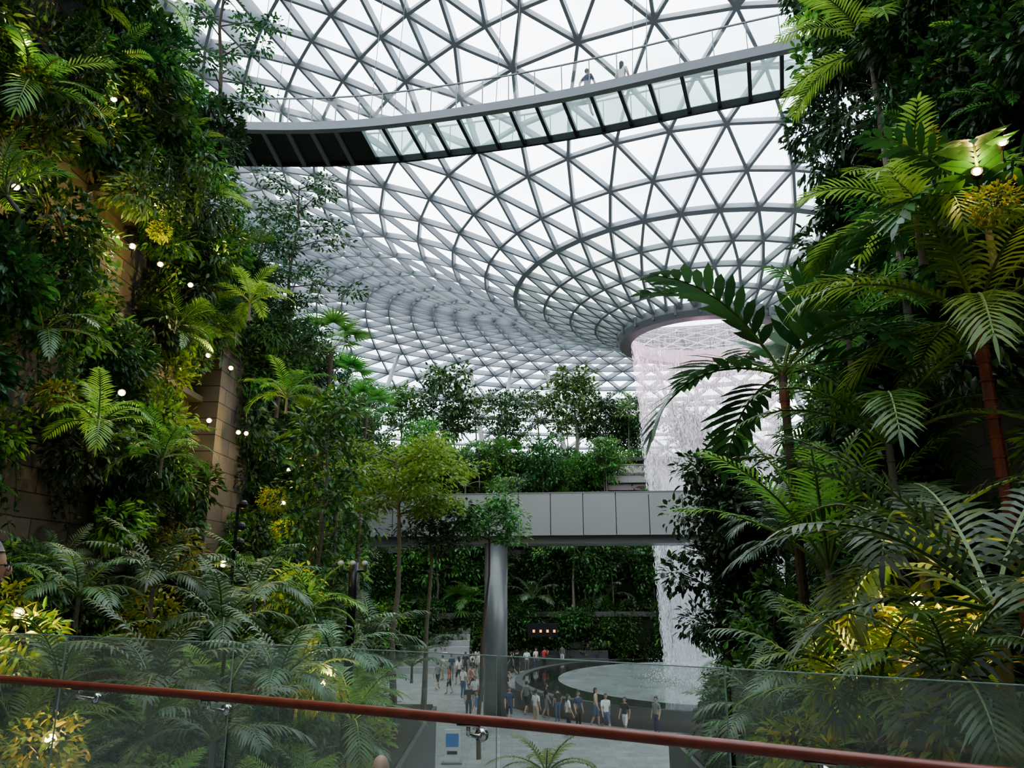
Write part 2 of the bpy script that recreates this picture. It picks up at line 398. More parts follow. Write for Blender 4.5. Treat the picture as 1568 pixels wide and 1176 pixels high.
# ---------------------------------------------------------------- shell
b=B(); NN=72; vs=[];fs=[]
for k in range(NN):
    a=2*math.pi*k/NN; c=OC+Vector((69.8*math.cos(a),69.8*math.sin(a),0)); vs+= [c+Vector((0,0,-.2)),c+Vector((0,0,20.5))]
for k in range(NN): fs.append((2*k,2*((k+1)%NN),2*((k+1)%NN)+1,2*k+1))
b.add(vs,fs,M_CONC); b.obj('wall_perimeter')
b=B(); b.add([OC+Vector((70*math.cos(2*math.pi*k/NN),70*math.sin(2*math.pi*k/NN),0)) for k in range(NN)],[tuple(range(NN))],M_FLOOR); b.obj('floor')
YT,YM=12.0,17.2
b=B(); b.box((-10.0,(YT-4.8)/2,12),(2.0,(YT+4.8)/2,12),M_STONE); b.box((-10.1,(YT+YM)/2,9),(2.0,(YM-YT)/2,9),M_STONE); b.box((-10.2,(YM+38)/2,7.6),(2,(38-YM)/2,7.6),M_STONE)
for z in (5.9,9.2,12.4,15.5): b.box((-7.9,9.0,z),(.18,3.0,.07),M_CONCD)
for z in (7.2,11.4,14.2): b.box((-8.05,16.5,z),(.2,3.8,.07),M_CONCD)
b.box((-7.85,19.6,10.4),(.4,1.3,3.6),M_STONE)
b.obj('wall_left')
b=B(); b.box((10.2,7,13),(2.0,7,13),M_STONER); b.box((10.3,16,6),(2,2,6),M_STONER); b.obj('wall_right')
b=B(); b.box((0,-5.1,10),(12,.2,10),M_CONC); b.obj('wall_back')
b=B(); b.add([(-7.9,-4.8,5.4),(8,-4.8,5.4),(8,-1.4,5.4),(3,1.25,5.4),(1.14,2.36,5.4),(0,2.99,5.4),(-2.64,4.2,5.4),(-4.2,4.95,5.4),(-7.9,6.6,5.4)],[tuple(range(9))],M_FLOOR)
b.add([(x,y,z) for (x,y) in [(8,-1.4),(3,1.25),(1.14,2.36),(0,2.99),(-2.64,4.2),(-4.2,4.95),(-7.9,6.6)] for z in(5.395,4.8)],[(2*i,2*i+2,2*i+3,2*i+1) for i in range(6)],M_CONC)
b.obj('floor_viewing_deck')
b=B(); b.box((-5.05,15,1.7),(2.85,8.3,1.7),M_CONCD); b.box((-5.05,15,3.42),(2.75,8.2,.05),M_SOIL); b.obj('planter_left_bed')
b=B(); b.box((5.0,7.1,1.65),(3.0,3.9,1.65),M_CONCD); b.box((5.0,7.1,3.32),(2.9,3.8,.05),M_SOIL)
b.box((5.9,15.3,1.65),(2.1,4.3,1.65),M_CONCD); b.box((5.9,15.3,3.32),(2.0,4.2,.05),M_SOIL); b.obj('planter_right_bed')

# ---------------------------------------------------------------- foreground balustrade
RL=[(-5.4,5.42),(-4.0,4.72),(-2.64,4.08),(-1.3,3.49),(0,2.87),(1.14,2.24),(3.2,1.1)]
bal=empty('glass_balustrade')
b=B(); pts=[Vector((x,y,6.5)) for x,y in RL]
sm=[]
for i in range(len(pts)-1):
    for t in range(6): sm.append(pts[i].lerp(pts[i+1],t/6))
sm.append(pts[-1]); b.tube(sm,.019,M_WOOD,14); b.obj('handrail',bal,True)
def along(x):
    for i in range(len(RL)-1):
        if RL[i][0]<=x<=RL[i+1][0]:
            t=(x-RL[i][0])/(RL[i+1][0]-RL[i][0]); return RL[i][1]+(RL[i+1][1]-RL[i][1])*t
js=[-5.3,-3.6,-2.35,-1.32,-.1,.66,1.55,2.9]
nrm=Vector((.45,.89,0)).normalized()
M_EDGE=simple('glass_edge_green',(.25,.36,.32),.2)
b=B(); g=B()
for i in range(len(js)-1):
    x0,x1=js[i]+.008,js[i+1]-.008
    a=Vector((x0,along(x0),0))+nrm*.11; c=Vector((x1,along(x1),0))+nrm*.11
    b.beam(a+Vector((0,0,6.05)),c+Vector((0,0,6.05)),(0,0,1),.012,1.32,M_RAILG)
    g.beam(a+Vector((0,0,6.713)),c+Vector((0,0,6.713)),(0,0,1),.012,.003,M_EDGE)
    g.beam(c+Vector((0,0,5.4)),c+Vector((0,0,6.71)),(0,1,0),.003,.012,M_EDGE)
b.obj('glass_panels',bal); g.obj('glass_edges',bal)
b=B()
for x in(-4.2,-2.1,-1.33,-.16,.9,2.1):
    p=Vector((x,along(x),6.5)); q_=p+nrm*.1+Vector((0,0,-.07))
    b.tube([p-Vector((0,0,.02)),p-Vector((0,0,.05)),q_-nrm*.03,q_],[.008,.008,.009,.009],M_CHROME,8)
    b.tube([q_-nrm*.012,q_+nrm*.012],[.024,.024],M_CHROME,12)
    b.beam(p+Vector((-.04,.02,-.021)),p+Vector((.04,-.02,-.021)),(0,0,1),.02,.005,M_CHROME)
b.obj('rail_brackets',bal,True)
b=B()
for i in range(len(RL)-1):
    a=Vector((*RL[i],5.45))+nrm*.11; c=Vector((*RL[i+1],5.45))+nrm*.11; b.beam(a,c,(0,0,1),.06,.12,M_CHROME)
b.obj('base_channel',bal)

# ---------------------------------------------------------------- lower bridge + column
br=empty('pedestrian_bridge')
b=B(); A=Vector((-8.2,41.0,0)); C=Vector((22,37.2,0)); d=(C-A).normalized(); per=Vector((-d.y,d.x,0))
def bx(z0,z1,o0,o1,m,s0=0,s1=None):
    s1=(C-A).length if s1 is None else s1
    p=[A+d*s0+per*o0,A+d*s1+per*o0,A+d*s1+per*o1,A+d*s0+per*o1]
    b.add([x+Vector((0,0,z)) for z in(z0,z1) for x in p],[(3,2,1,0),(4,5,6,7),(0,1,5,4),(1,2,6,5),(2,3,7,6),(3,0,4,7)],m)
s=0; LL=(C-A).length
while s<LL:
    bx(9.2,11.4,0,.12,M_FASC,s+.02,min(LL,s+1.72)-.02); s+=1.72
bx(9.5,11.3,.06,.25,M_BLACK); bx(9.5,9.9,.25,4,M_SOFF); bx(8.8,9.2,.6,3.8,M_SOFF); bx(9.2,11.4,4,4.15,M_FASC)
bx(11.4,11.46,-.03,.2,M_SOFF)
b.obj('bridge_deck',br)
b=B(); b.tube([(-.85,40.9,0),(-.85,40.9,8.85)],[.62,.62],M_SOFF,32); b.tube([(-.85,40.9,0),(-.85,40.9,.12)],[.75,.7],M_SOFF,32)
b.obj('bridge_column',br,True)

# ---------------------------------------------------------------- high glass canopy bridge
cb=empty('canopy_glass_bridge')
FE=[(-16,26.9),(-12.3,27.0),(-8,27.1),(-4.65,26.8),(0,25.8),(3.4,24.8),(6.65,23.6),(11.06,22.0),(16,19.6)]
def fe(x):
    for i in range(len(FE)-1):
        if FE[i][0]<=x<=FE[i+1][0]:
            p0=FE[max(0,i-1)];p1=FE[i];p2=FE[i+1];p3=FE[min(len(FE)-1,i+2)]
            h=p2[0]-p1[0];t=(x-p1[0])/h;m1=(p2[1]-p0[1])/(p2[0]-p0[0]);m2=(p3[1]-p1[1])/(p3[0]-p1[0])
            return (2*t**3-3*t*t+1)*p1[1]+(t**3-2*t*t+t)*h*m1+(-2*t**3+3*t*t)*p2[1]+(t**3-t*t)*h*m2
def nn(x):
    s=(fe(min(15.9,x+.1))-fe(x-.1 if x>-15.8 else x))/.2; return Vector((s,-1,0)).normalized()
ZD=23.5; xs=[]; x=-15.5
while x<15.6: xs.append(x); x+=1.0
b=B(); g=B(); gr=B(); up=Vector((0,0,1)); BW=2.45
for i in range(len(xs)-1):
    a=Vector((xs[i],fe(xs[i]),ZD)); c=Vector((xs[i+1],fe(xs[i+1]),ZD)); na_=a+nn(xs[i])*BW; nc=c+nn(xs[i+1])*BW
    b.beam(a,c,up,.12,.30,M_BLACK); b.beam(na_,nc,up,.26,.34,M_STEEL)
    b.beam(a,na_,up,.13,.2,M_BLACK)
    g_m=M_BLACK if xs[i]<-5.9 else M_DECKG
    g.add([a+up*.12,c+up*.12,nc+up*.12,na_+up*.12],[(0,1,2,3)],g_m)
    if xs[i]<-5.9: g.add([a-up*.05,c-up*.05,nc-up*.05,na_-up*.05],[(0,1,2,3)],M_BLACK); b.beam(a-up*.1,na_-up*.1,up,.16,.12,M_STEELD)
    for p,q_ in((a,c),(na_,nc)):
        gr.add([p+up*.15,q_+up*.15,q_+up*1.25,p+up*1.25],[(0,1,2,3)],M_RAILG)
        b.beam(p+up*1.28,q_+up*1.28,up,.05,.05,M_STEEL); b.beam(p+up*.1,p+up*1.28,nn(xs[i]),.03,.05,M_STEEL)
b.obj('bridge_frame',cb); g.obj('floor_panels',cb); gr.obj('side_glass',cb)
b=B()
for x in(-10,-5,0,5,10):
    p=Vector((x,fe(x),ZD)); 
    for q_ in(p,p+nn(x)*BW):
        rr=math.hypot(q_.x-OC.x,q_.y-OC.y); b.tube([q_,(q_.x+.6,q_.y,prof(rr))],.015,M_STEEL,5)
b.obj('hanger_cables',cb)

# ---------------------------------------------------------------- waterfall + pool
def watermat(n,dens,tint=(.84,.87,.89),lo=.15):
    m,nt,o=newmat(n); N=nt.nodes; L=nt.links
    tc=N.new('ShaderNodeTexCoord'); mp=N.new('ShaderNodeMapping'); mp.inputs['Scale'].default_value=(5,5,.16)
    nz=N.new('ShaderNodeTexNoise'); nz.inputs['Scale'].default_value=1.5; nz.inputs['Detail'].default_value=5; nz.inputs['Roughness'].default_value=.7
    L.new(tc.outputs['Object'],mp.inputs[0]); L.new(mp.outputs[0],nz.inputs['Vector'])
    mr=N.new('ShaderNodeMapRange'); mr.inputs['From Min'].default_value=.36; mr.inputs['From Max'].default_value=.66; mr.inputs['To Min'].default_value=dens*lo; mr.inputs['To Max'].default_value=dens
    L.new(nz.outputs['Fac'],mr.inputs['Value'])
    sx=N.new('ShaderNodeSeparateXYZ'); L.new(tc.outputs['Object'],sx.inputs[0])
    gz=N.new('ShaderNodeMapRange'); gz.inputs['From Min'].default_value=24; gz.inputs['From Max'].default_value=13; gz.inputs['To Min'].default_value=.55; gz.inputs['To Max'].default_value=1
    L.new(sx.outputs[2],gz.inputs['Value']); mu=N.new('ShaderNodeMath'); mu.operation='MULTIPLY'; L.new(mr.outputs[0],mu.inputs[0]); L.new(gz.outputs[0],mu.inputs[1])
    t2=N.new('ShaderNodeBsdfTranslucent'); t2.inputs[0].default_value=(*tint,1); d=N.new('ShaderNodeBsdfDiffuse'); d.inputs[0].default_value=(*tint,1)
    ad=N.new('ShaderNodeMixShader'); ad.inputs[0].default_value=.5; L.new(d.outputs[0],ad.inputs[1]); L.new(t2.outputs[0],ad.inputs[2])
    t=N.new('ShaderNodeBsdfTransparent'); ms=N.new('ShaderNodeMixShader')
    L.new(mu.outputs[0],ms.inputs[0]); L.new(t.outputs[0],ms.inputs[1]); L.new(ad.outputs[0],ms.inputs[2]); L.new(ms.outputs[0],o.inputs[0]); return m
M_W1=watermat('falling_water_sheet',.5); M_W2=watermat('falling_water_core',.68,lo=.2)
M_DROP=simple('water_droplets',(.9,.92,.94),.3,spec=.6)
wf=empty('waterfall')
def wr(z): t=max(0,(24.3-z)/24.3); return 5.15-1.35*t**.85
def shell(name,f,z0,z1,m,n=90,k=14):
    b=B(); vs=[];fs=[]
    for j in range(k+1):
        z=z0+(z1-z0)*j/k
        for i in range(n):
            a=2*math.pi*i/n; r=f(z)*(1+.02*math.sin(a*9+z*.3)); vs.append(OC+Vector((r*math.cos(a),r*math.sin(a),z)))
    for j in range(k):
        for i in range(n): fs.append((j*n+i,j*n+(i+1)%n,(j+1)*n+(i+1)%n,(j+1)*n+i))
    b.add(vs,fs,m); return b.obj(name,wf,True)
shell('outer_curtain',wr,24.5,.4,M_W1)
shell('inner_curtain',lambda z:wr(z)*.8,14.5,.4,M_W2)
b=B(); R.seed(3)
for i in range(24000):
    z=24-23.5*R.random()**.8; a=R.uniform(0,2*math.pi); r=wr(z)*(R.uniform(.93,1.05) if R.random()<.8 else R.uniform(.6,.95)); L_=R.uniform(.1,.42); w_=R.uniform(.010,.024)
    c=OC+Vector((r*math.cos(a),r*math.sin(a),z)); t=Vector((-math.sin(a),math.cos(a),0))*w_; n_=Vector((math.cos(a),math.sin(a),0))*w_
    u=Vector((0,0,L_/2)); b.add([c+u,c+t,c+n_,c-t,c-n_,c-u],[(0,1,2),(0,2,3),(0,3,4),(0,4,1),(5,2,1),(5,3,2),(5,4,3),(5,1,4)],M_DROP)
# spray droplets thrown up where the water meets the basin
for i in range(5000):
    a=R.uniform(0,2*math.pi); r=3.9+R.gauss(0,.9); z=.35+abs(R.gauss(0,.5)); w_=R.uniform(.012,.03)
    c=OC+Vector((r*math.cos(a),r*math.sin(a),z)); b.add([c+Vector((0,0,w_)),c+Vector((w_,0,0)),c+Vector((0,w_,0)),c-Vector((w_,0,0)),c-Vector((0,w_,0)),c-Vector((0,0,w_))],[(0,1,2),(0,2,3),(0,3,4),(0,4,1),(5,2,1),(5,3,2),(5,4,3),(5,1,4)],M_DROP)
b.obj('droplets',wf)
M_PWH=simple('pool_basin_white_water',(.34,.36,.36),.10,noise_s=.6,noise_a=.45)
M_PBK=simple('pool_black_water',(.01,.012,.012),.06,noise_s=2)
pl=empty('reflecting_pool')
def annulus(b,r0,r1,z0,z1,m,n=96):
    vs=[];fs=[]
    for k in range(n):
        a=2*math.pi*k/n; e=Vector((math.cos(a),math.sin(a),0)); vs+=[OC+e*r0+Vector((0,0,z0)),OC+e*r1+Vector((0,0,z1))]
    for k in range(n): fs.append((2*k,2*k+1,2*((k+1)%n)+1,2*((k+1)%n)))
    b.add(vs,fs,m)
b=B(); annulus(b,.05,11.2,.12,.42,M_PWH); b.obj('inner_basin',pl)
b=B(); annulus(b,11.2,13.6,.45,.45,M_PBK); annulus(b,11.2,11.2,.45,.3,M_CONC); b.obj('dark_water_ring',pl)
b=B(); annulus(b,13.6,13.6,.0,.5,M_CONCD); annulus(b,13.6,14.1,.5,.5,M_CONCD); annulus(b,14.1,14.1,.5,0,M_CONCD)
annulus(b,16.2,16.2,0,.95,M_CONCD); annulus(b,16.2,16.5,.95,.95,M_BLACK); annulus(b,16.5,16.5,.95,0,M_CONCD); b.obj('parapet_rings',pl)

# ---------------------------------------------------------------- far planted terraces
R.seed(21)
ter=empty('valley_terraces')
b=B(); TC=Vector((8,46,0))
tiers=[(21,24.5,0,4.2),(24.5,28.5,4.2,9.5),(28.5,33,9.5,14.5),(33,39,14.5,19.5)]
def arcblock(b,r0,r1,z0,z1,m,a0=.05,a1=math.pi+.35,n=48):
    vs=[];fs=[]
    for k in range(n+1):
        a=a0+(a1-a0)*k/n; e=Vector((math.cos(a)*1.25,math.sin(a),0))
        for (r,z) in((r0,z0),(r0,z1),(r1,z1),(r1,z0)): vs.append(TC+e*r+Vector((0,0,z)))
    for k in range(n):
        for j in range(4): fs.append((4*k+j,4*k+(j+1)%4,4*k+4+(j+1)%4,4*k+4+j))
    fs+=[(0,1,2,3),(4*n+3,4*n+2,4*n+1,4*n)]; b.add(vs,fs,m)
for ti,(r0,r1,z0,z1) in enumerate(tiers):
    arcblock(b,r0,r1+12,z0,z1,M_TERR); arcblock(b,r0-.4,r0,z1-.35,z1+.05,M_CONCD)
b.obj('terrace_walls',ter)
def pol(a,r): return TC+Vector((math.cos(a)*1.25*r,math.sin(a)*r,0))
for ti,(r0,r1,z0,z1) in enumerate(tiers):
    for i in range(380):
        a=R.uniform(.55,math.pi+.05); s=R.uniform(.5,1.05)
        if R.random()<.66:
            p=pol(a,r0-R.uniform(.1,.65)); p.z=R.uniform(z0+.5,z1)
        else: p=pol(a,R.uniform(r0+.1,r1)); p.z=z1+.3
        inst(R.choices(FARS,[4,6,1.4])[0],'terrace_shrub',p,(R.uniform(-.3,.3),R.uniform(-.3,.3),R.uniform(0,6)),s,ter)
    for i in range(36):
        a=R.uniform(.55,math.pi+.1); p=pol(a,R.uniform(r0+.3,r1)); p.z=z1
        inst(R.choice([SPALM[0],SPALM[2],FANP[0],FANP[0],SPALM[1],FERN[0]]),'terrace_palm',p,(0,0,R.uniform(0,6)),R.uniform(1.3,2.2),ter)
FT=[tree('far_tree_a',M_DK,6.5,2.2,.28,18,2400,.36,.18,.1,1,M_BARKG,m2=M_MD),tree('far_tree_b',M_MD,6.5,1.9,.35,16,2000,.36,.17,.1,2,M_BARKG),tree('far_tree_c',M_GY,7.5,1.9,.5,14,1600,.32,.14,.09,3,M_BARKG,True,m2=M_LT)]
for ti,(r0,r1,z0,z1) in enumerate(tiers):
    for i in range([16,14,14,16][ti]):
        a=R.uniform(.7,math.pi+.05); p=pol(a,R.uniform(r0+.5,r1)); p.z=z1-.1
        inst(R.choice(FT),'forest_tree',p,(0,0,R.uniform(0,6)),R.uniform(.65,1.0) if ti>0 else R.uniform(.9,1.3),ter)
for (x,y,z,k,s) in [(-7.5,81,19.3,0,1.6),(-4.0,82,19.3,2,1.1),(-.5,80,19.3,0,1.15),(3.0,82,19.3,2,1.15),(7.2,81,19.3,1,1.6),(10.5,82,19.3,0,1.1),(-12,79,19.3,1,1.2),(-16,77,19.3,0,1.1),(3,75,14.3,0,1.0),(9.5,76,14.3,1,1.0),(-9,73,14.3,1,1.2),(13,81,19.3,2,1.1),(-2,76,14.3,1,1.0),(-4.2,68.3,4.1,0,1.0),(3.2,69.0,4.1,2,1.05),(6.5,68.6,4.1,1,.9),(9.0,69,4.1,2,1.0)]:
    inst(FT[k],'forest_tree',(x,y,z),(0,0,x),s)
b=B()
for r0,r1,z0,z1,m in((30.8,34,16.6,17.3,M_CONC),(30.75,30.85,17.3,18.4,M_RAILG),(30.65,30.95,18.4,18.5,M_STEEL),(31.5,34,15.9,16.6,M_SOFF)):
    arcblock(b,r0,r1,z0,z1,m,1.36,1.52,14)
b.obj('curved_balcony')
b=B()
for i in range(7): b.box((-6.4,60.5+i*.6,.22+i*.22),(3.0,.32,.22+i*.22),M_CONC)
for i in range(3): b.box((3.0,65+i*.7,.3+i*.3),(5.0,.36,.3+i*.3),M_CONCD)
b.obj('stone_steps')
b=B()
p=S(1172,1362,62.8); b.box(p+Vector((0,.5,0)),(1.2,.4,.5),M_BLACK)
for q_ in range(4): b.box(p+Vector((-.7+q_*.55,.05,-.05)),(.09,.04,.10),M_SHOP)
b.obj('shop_front')

# ---------------------------------------------------------------- left vertical garden
R.seed(5)
gapsL=[(14.4,13.2,1.8,1.4),(19.4,10.3,2.2,3.0),(12.4,8.3,1.7,1.1),(16.5,6.9,3,.5),(10.9,16.3,.6,.8)]
vgl=empty('vertical_garden_left')
def topL(y): return 24.5 if y<YT else (18.2 if y<YM else 15.4)
def ingap(x,y,z,gaps,W=8):
    q=W/abs(x); yw=y*q; zw=EYE+(z-EYE)*q
    return any(((yw-g_[0])/g_[2])**2+((zw-g_[1])/g_[3])**2<1 for g_ in gaps)
for i in range(1250):
    y=R.uniform(7.5,37.5)
    if y>22 and R.random()<.45: continue
    z=R.uniform(3.6,topL(y)+.3)
    nzv=noise.noise(Vector((y*.35,z*.35,3)))
    out=R.uniform(0,.8)*(1+nzv); X=-7.95+out
    if ingap(X,y,z,gapsL) and R.random()<.97: continue
    k=R.choices(['dk','md','lt','yl','gy'],[9,4.5,1.1,.3,1.4])[0]
    if nzv>.28: k=R.choice(['md','lt','md'])
    c=R.random()
    if c<.72: me=R.choice(SH[k])
    elif c<.85: me=R.choice(HG)
    elif c<.97: me=R.choice(FERN)
    else: me=R.choice(SPALM[:2])
    inst(me,'wall_plant',(X,y,z),(R.uniform(-.4,.4),R.uniform(.1,.7),R.uniform(0,6.28)),R.uniform(.65,1.1),vgl)
for i in range(36):
    z=R.uniform(17.5,24.5); inst(R.choice(SH[R.choice(['dk','md'])]),'corner_plant',(-8+R.uniform(-.8,.3),YT+R.uniform(0,.4),z),(R.uniform(-.4,.4),.3,R.uniform(0,6)),R.uniform(.6,.95),vgl)
# ---------------------------------------------------------------- right vertical garden
vgr=empty('vertical_garden_right')
for i in range(660):
    y=R.uniform(5,18.2); z=R.uniform(3.4,26 if y<14.2 else 12.4); x=8.1-R.uniform(0,1.1)
    if ingap(x,y,z,[(11.8,10,3.4,2.6)]) and R.random()<.8: continue
    k=R.choices(['dk','md','lt','yl','gy'],[8,3.5,1.2,.4,1])[0]
    c=R.random(); me=R.choice(SH[k]) if c<.7 else (R.choice(HG) if c<.82 else R.choice(FERN))
    inst(me,'wall_plant',(x,y,z),(R.uniform(-.4,.4),-R.uniform(.1,.7),R.uniform(0,6.28)),R.uniform(.7,1.2),vgr)
for i in range(60):
    z=R.uniform(11,25); inst(R.choice(SH['dk']),'corner_plant',(8+R.uniform(-1.3,.5),14.2+R.uniform(-.3,.8),z),(0,.3,R.uniform(0,6)),R.uniform(.7,1.15),vgr)

# ---------------------------------------------------------------- planter beds
bl=empty('planter_bed_foliage_left')
for i in range(300):
    y=R.uniform(5.6,23); x=R.uniform(-7.6,-1.2); c=R.random(); s=R.uniform(.65,1.05)
    pm=c<.2
    if x+(1.3 if pm else .8)*s>-.125*y-.1: continue
    me=R.choice(SPALM[:3]) if pm else (R.choice(FERN) if c<.5 else R.choice(SH[R.choices(['dk','md','lt','yl','gy'],[5,4,1.2,1.2,2])[0]]))
    inst(me,'bed_plant',(x,y,3.45+R.uniform(0,.4)+(.5 if x<-5 else 0)),(R.uniform(-.15,.15),R.uniform(-.15,.15),R.uniform(0,6.28)),s,bl)
brr=empty('planter_bed_foliage_right')
for i in range(270):
    y=R.uniform(4,19.2); x=R.uniform(1.8,7.7); c=R.random(); s=R.uniform(.7,1.1); pm=c<.18
    if x-(1.3 if pm else .8)*s<.215*y: continue
    me=R.choice([SPALM[0],SPALM[3],SPALM[2]]) if pm else (R.choice(FERN) if c<.4 else R.choice(SH[R.choices(['dk','md','lt','yl','gy'],[6,4,1.5,1.2,1])[0]]))
    inst(me,'bed_plant',(x,y,3.35+R.uniform(0,.5)+(.8 if x>5 else 0)),(R.uniform(-.15,.15),R.uniform(-.15,.15),R.uniform(0,6.28)),s,brr)
iv=empty('ivy_covered_column')
b=B(); b.tube([(4.95,16.2,3.2),(4.95,16.2,8.6)],[.35,.25],M_BARK,10); b.obj('trunk',iv)
for i in range(105):
    z=R.uniform(3,9.0); a=R.uniform(0,6.28); rr=R.uniform(.2,.85)*(1.2-.05*z)
    inst(R.choice(SH['dk']+[SH['md'][0],SH['gy'][0]]),'ivy',(4.95+rr*math.cos(a),16.2+rr*math.sin(a),z),(R.uniform(-.5,.5),R.uniform(-.5,.5),a),R.uniform(.5,.8),iv)

# ---------------------------------------------------------------- individual trees
def T(mesh,name,u,v,Y,zb,rot=0,s=1):
    p=S(u,v,Y); return inst(mesh,name,(p.x,p.y,zb),(0,0,rot),s)
t=tree('slender_tree_a',M_DK,8.0,1.0,.3,20,3000,.18,.085,.07,31,M_BARKG,m2=M_MD); T(t,'slender_tree',660,1000,16,3.4)
t=tree('feathery_tree_a',M_LT,8.9,2.0,.80,14,6500,.16,.07,.1,32,M_BARKG,True,M_LT,.36); T(t,'feathery_light_green_tree',880,1000,20.5,2.0)
t=tree('umbrella_tree_a',M_DK,6.6,1.1,.75,12,2000,.17,.08,.08,33,M_BARKG,True,M_MD); T(t,'umbrella_tree',925,1100,22,3.0); 
t=tree('umbrella_tree_b',M_MD,7.4,1.2,.84,12,2200,.17,.08,.06,34,M_BARK,True,M_DK); T(t,'umbrella_tree',1040,1100,22.3,2.2)
t=tree('wispy_tree_a',M_DK,8.5,1.4,.25,20,2400,.15,.06,.06,35,M_BARK,True,None,.3); T(t,'wispy_tree',500,150,16.5,16.5); 
t=tree('wispy_tree_b',M_DK,8.0,1.7,.25,22,3400,.17,.07,.07,36,M_BARK,True,M_GY,.32); T(t,'wispy_tree',620,600,21,11.5)
T(t,'wispy_tree',560,600,20,10.8,2.1,.85)
t=tree('dark_tree_a',M_DK,6.8,1.0,.35,16,3600,.18,.09,.09,37,M_BARK); T(t,'dark_leaf_tree',1550,1100,15.8,3.3)
for (u,v,Y,s) in((715,760,25,1.15),(790,900,28,1.1),(690,930,20,.85),(745,830,30,1.1)):
    p=S(u,v,Y); b=B(); b.tube([(0,0,0),(.05,0,-p.z*.25),(0,0,-(p.z-3.5))],[.07,.08,.1],M_BARK,8); e=inst(FANP[0],'fan_palm',p,(0,0,u),s); tk=b.obj('trunk',e)
for (u,v,Y,k) in((640,1250,13,1),(740,1150,24,0),(1660,1300,12,0)):
    p=S(u,v,Y); inst(tree('understory_%d'%u,M_MD,3.6,.8,.3,12,1200,.16,.08,.04,u),'understory_tree',(p.x,p.y,3.4))

# ---------------------------------------------------------------- individual palms
def P(name,mesh,u,v,Y,trunk,rot=0,s=1,lean=0):
    p=S(u,v,Y); o=inst(mesh,name,(p.x-lean*s,p.y,p.z-trunk*s),(0,0,rot),s); return o
def zc(u,v,Y): return S(u,v,Y).z
Y=11; tr=zc(1700,800,Y)-3.3; P('broadleaf_palm',palm('broadleaf_palm',M_DK,12,2.6,14,.8,.18,tr,.07,M_BARK,M_RED,el=(.1,1.3),droop=(.9,1.4),sweep=.75,ldroop=.22,seed=41),1690,810,Y,tr,.4)
Y=8.2; tr=zc(2110,680,Y)-3.3; P('red_stem_palm',palm('red_stem_palm',M_LT,12,2.4,32,.52,.042,tr,.07,M_RED,M_RED,el=(.0,1.3),droop=(.9,1.5),sweep=.6,ldroop=.45,seed=42),2110,690,Y,tr,1.3)
Y=5.6; tr=zc(2150,1320,Y)-3.3; P('yellow_stem_palm',palm('yellow_stem_palm',M_GY,13,1.9,26,.46,.05,tr,.05,M_YST,M_YST,el=(.0,1.2),droop=(.9,1.5),sweep=.55,ldroop=.35,seed=43),2150,1320,Y,tr,.2)
Y=10; tr=zc(1760,1230,Y)-3.3; P('feather_palm',palm('feather_palm_up',M_LT,10,2.4,32,.5,.04,tr,.05,M_BARKG,None,el=(.8,1.45),droop=(.5,1.0),sweep=.6,seed=44),1790,1230,Y,tr,.2)
Y=12; tr=6; P('feather_palm',palm('feather_palm_top',M_LT,10,2.0,28,.5,.045,tr,.06,M_BARKG,None,el=(.1,1.2),droop=(.9,1.5),seed=45),1880,110,Y,tr,.2)
Y=9; tr=2.2; P('feather_palm',palm('feather_palm_mid',M_MD,11,2.2,28,.5,.045,tr,.05,M_BARKG,None,seed=46),1920,960,Y,tr,.2)
Y=7; tr=2.2; P('feather_palm',palm('feather_palm_low',M_DK,12,1.8,26,.5,.05,tr,.05,M_BARKG,None,el=(-.1,1.1),seed=47),1990,1190,Y,tr,.9)
P('feather_palm',SPALM[2],1680,1150,13,.5,.9,.8)
P('feather_palm',SPALM[3],2130,470,8,.6,.9,1.1); P('feather_palm',SPALM[1],1980,470,8.5,.6,2,1.1); P('feather_palm',SPALM[0],1830,720,12,.6,3,1.2)
for (u,v,Y,k,s) in((1720,1200,12,2,.8),(1780,1500,7,2,.7),(1900,1560,6,1,.75),(1660,1560,9,2,.65),(2060,1480,5.2,0,.7)):
    P('low_palm',SPALM[k],u,v,Y,.5,u,s)
for (u,v,Y,k,s) in((210,930,10.5,1,.7),(350,990,11,0,.6),(440,430,15.5,1,.7),(540,660,17,1,.8),(330,1270,9.5,2,.7),(170,1290,9,2,.65),(550,1290,12,2,.8),(480,1360,10,2,.75),(670,1330,13,1,.8),
                    (720,1440,12,2,.8),(800,1400,15,2,.85),(890,1440,18,2,.7),(600,1480,9,2,.7),(330,1500,7,2,.65),(760,1560,10,0,.7),(620,860,18,0,.8),(640,1500,10,1,.65),(130,1480,7,0,.6),(460,1600,7,2,.6)):
    P('low_palm',SPALM[k],u,v,Y,.5,u,s)
P('low_palm',FERN[1],1180,1670,6.5,0,0,.5); 
for (u,v,Y,s) in((1960,1370,7,.9),(2050,1400,6.5,.7),(1890,1400,7.2,.7),(1985,310,9.5,.4),(60,1380,8,.6),(90,1620,5.8,.45),(700,1500,9,.4),(330,1330,10,.6),(640,1270,14,.8),(230,290,12,.4),(590,1080,16,.5),(1720,1620,6.5,.5),(2150,440,7,.4),(2040,1600,5,.5),(1840,1500,6.5,.6),(20,1300,9,.5),(120,850,10.5,.4),(70,170,9.4,.35),(345,500,13.7,.35),(450,640,16.4,.4),(610,1140,17,.4)):
    p=S(u,v,Y); inst(SH['yl'][0 if u%20 else 1],'croton_bush',p,(0,0,u),s)

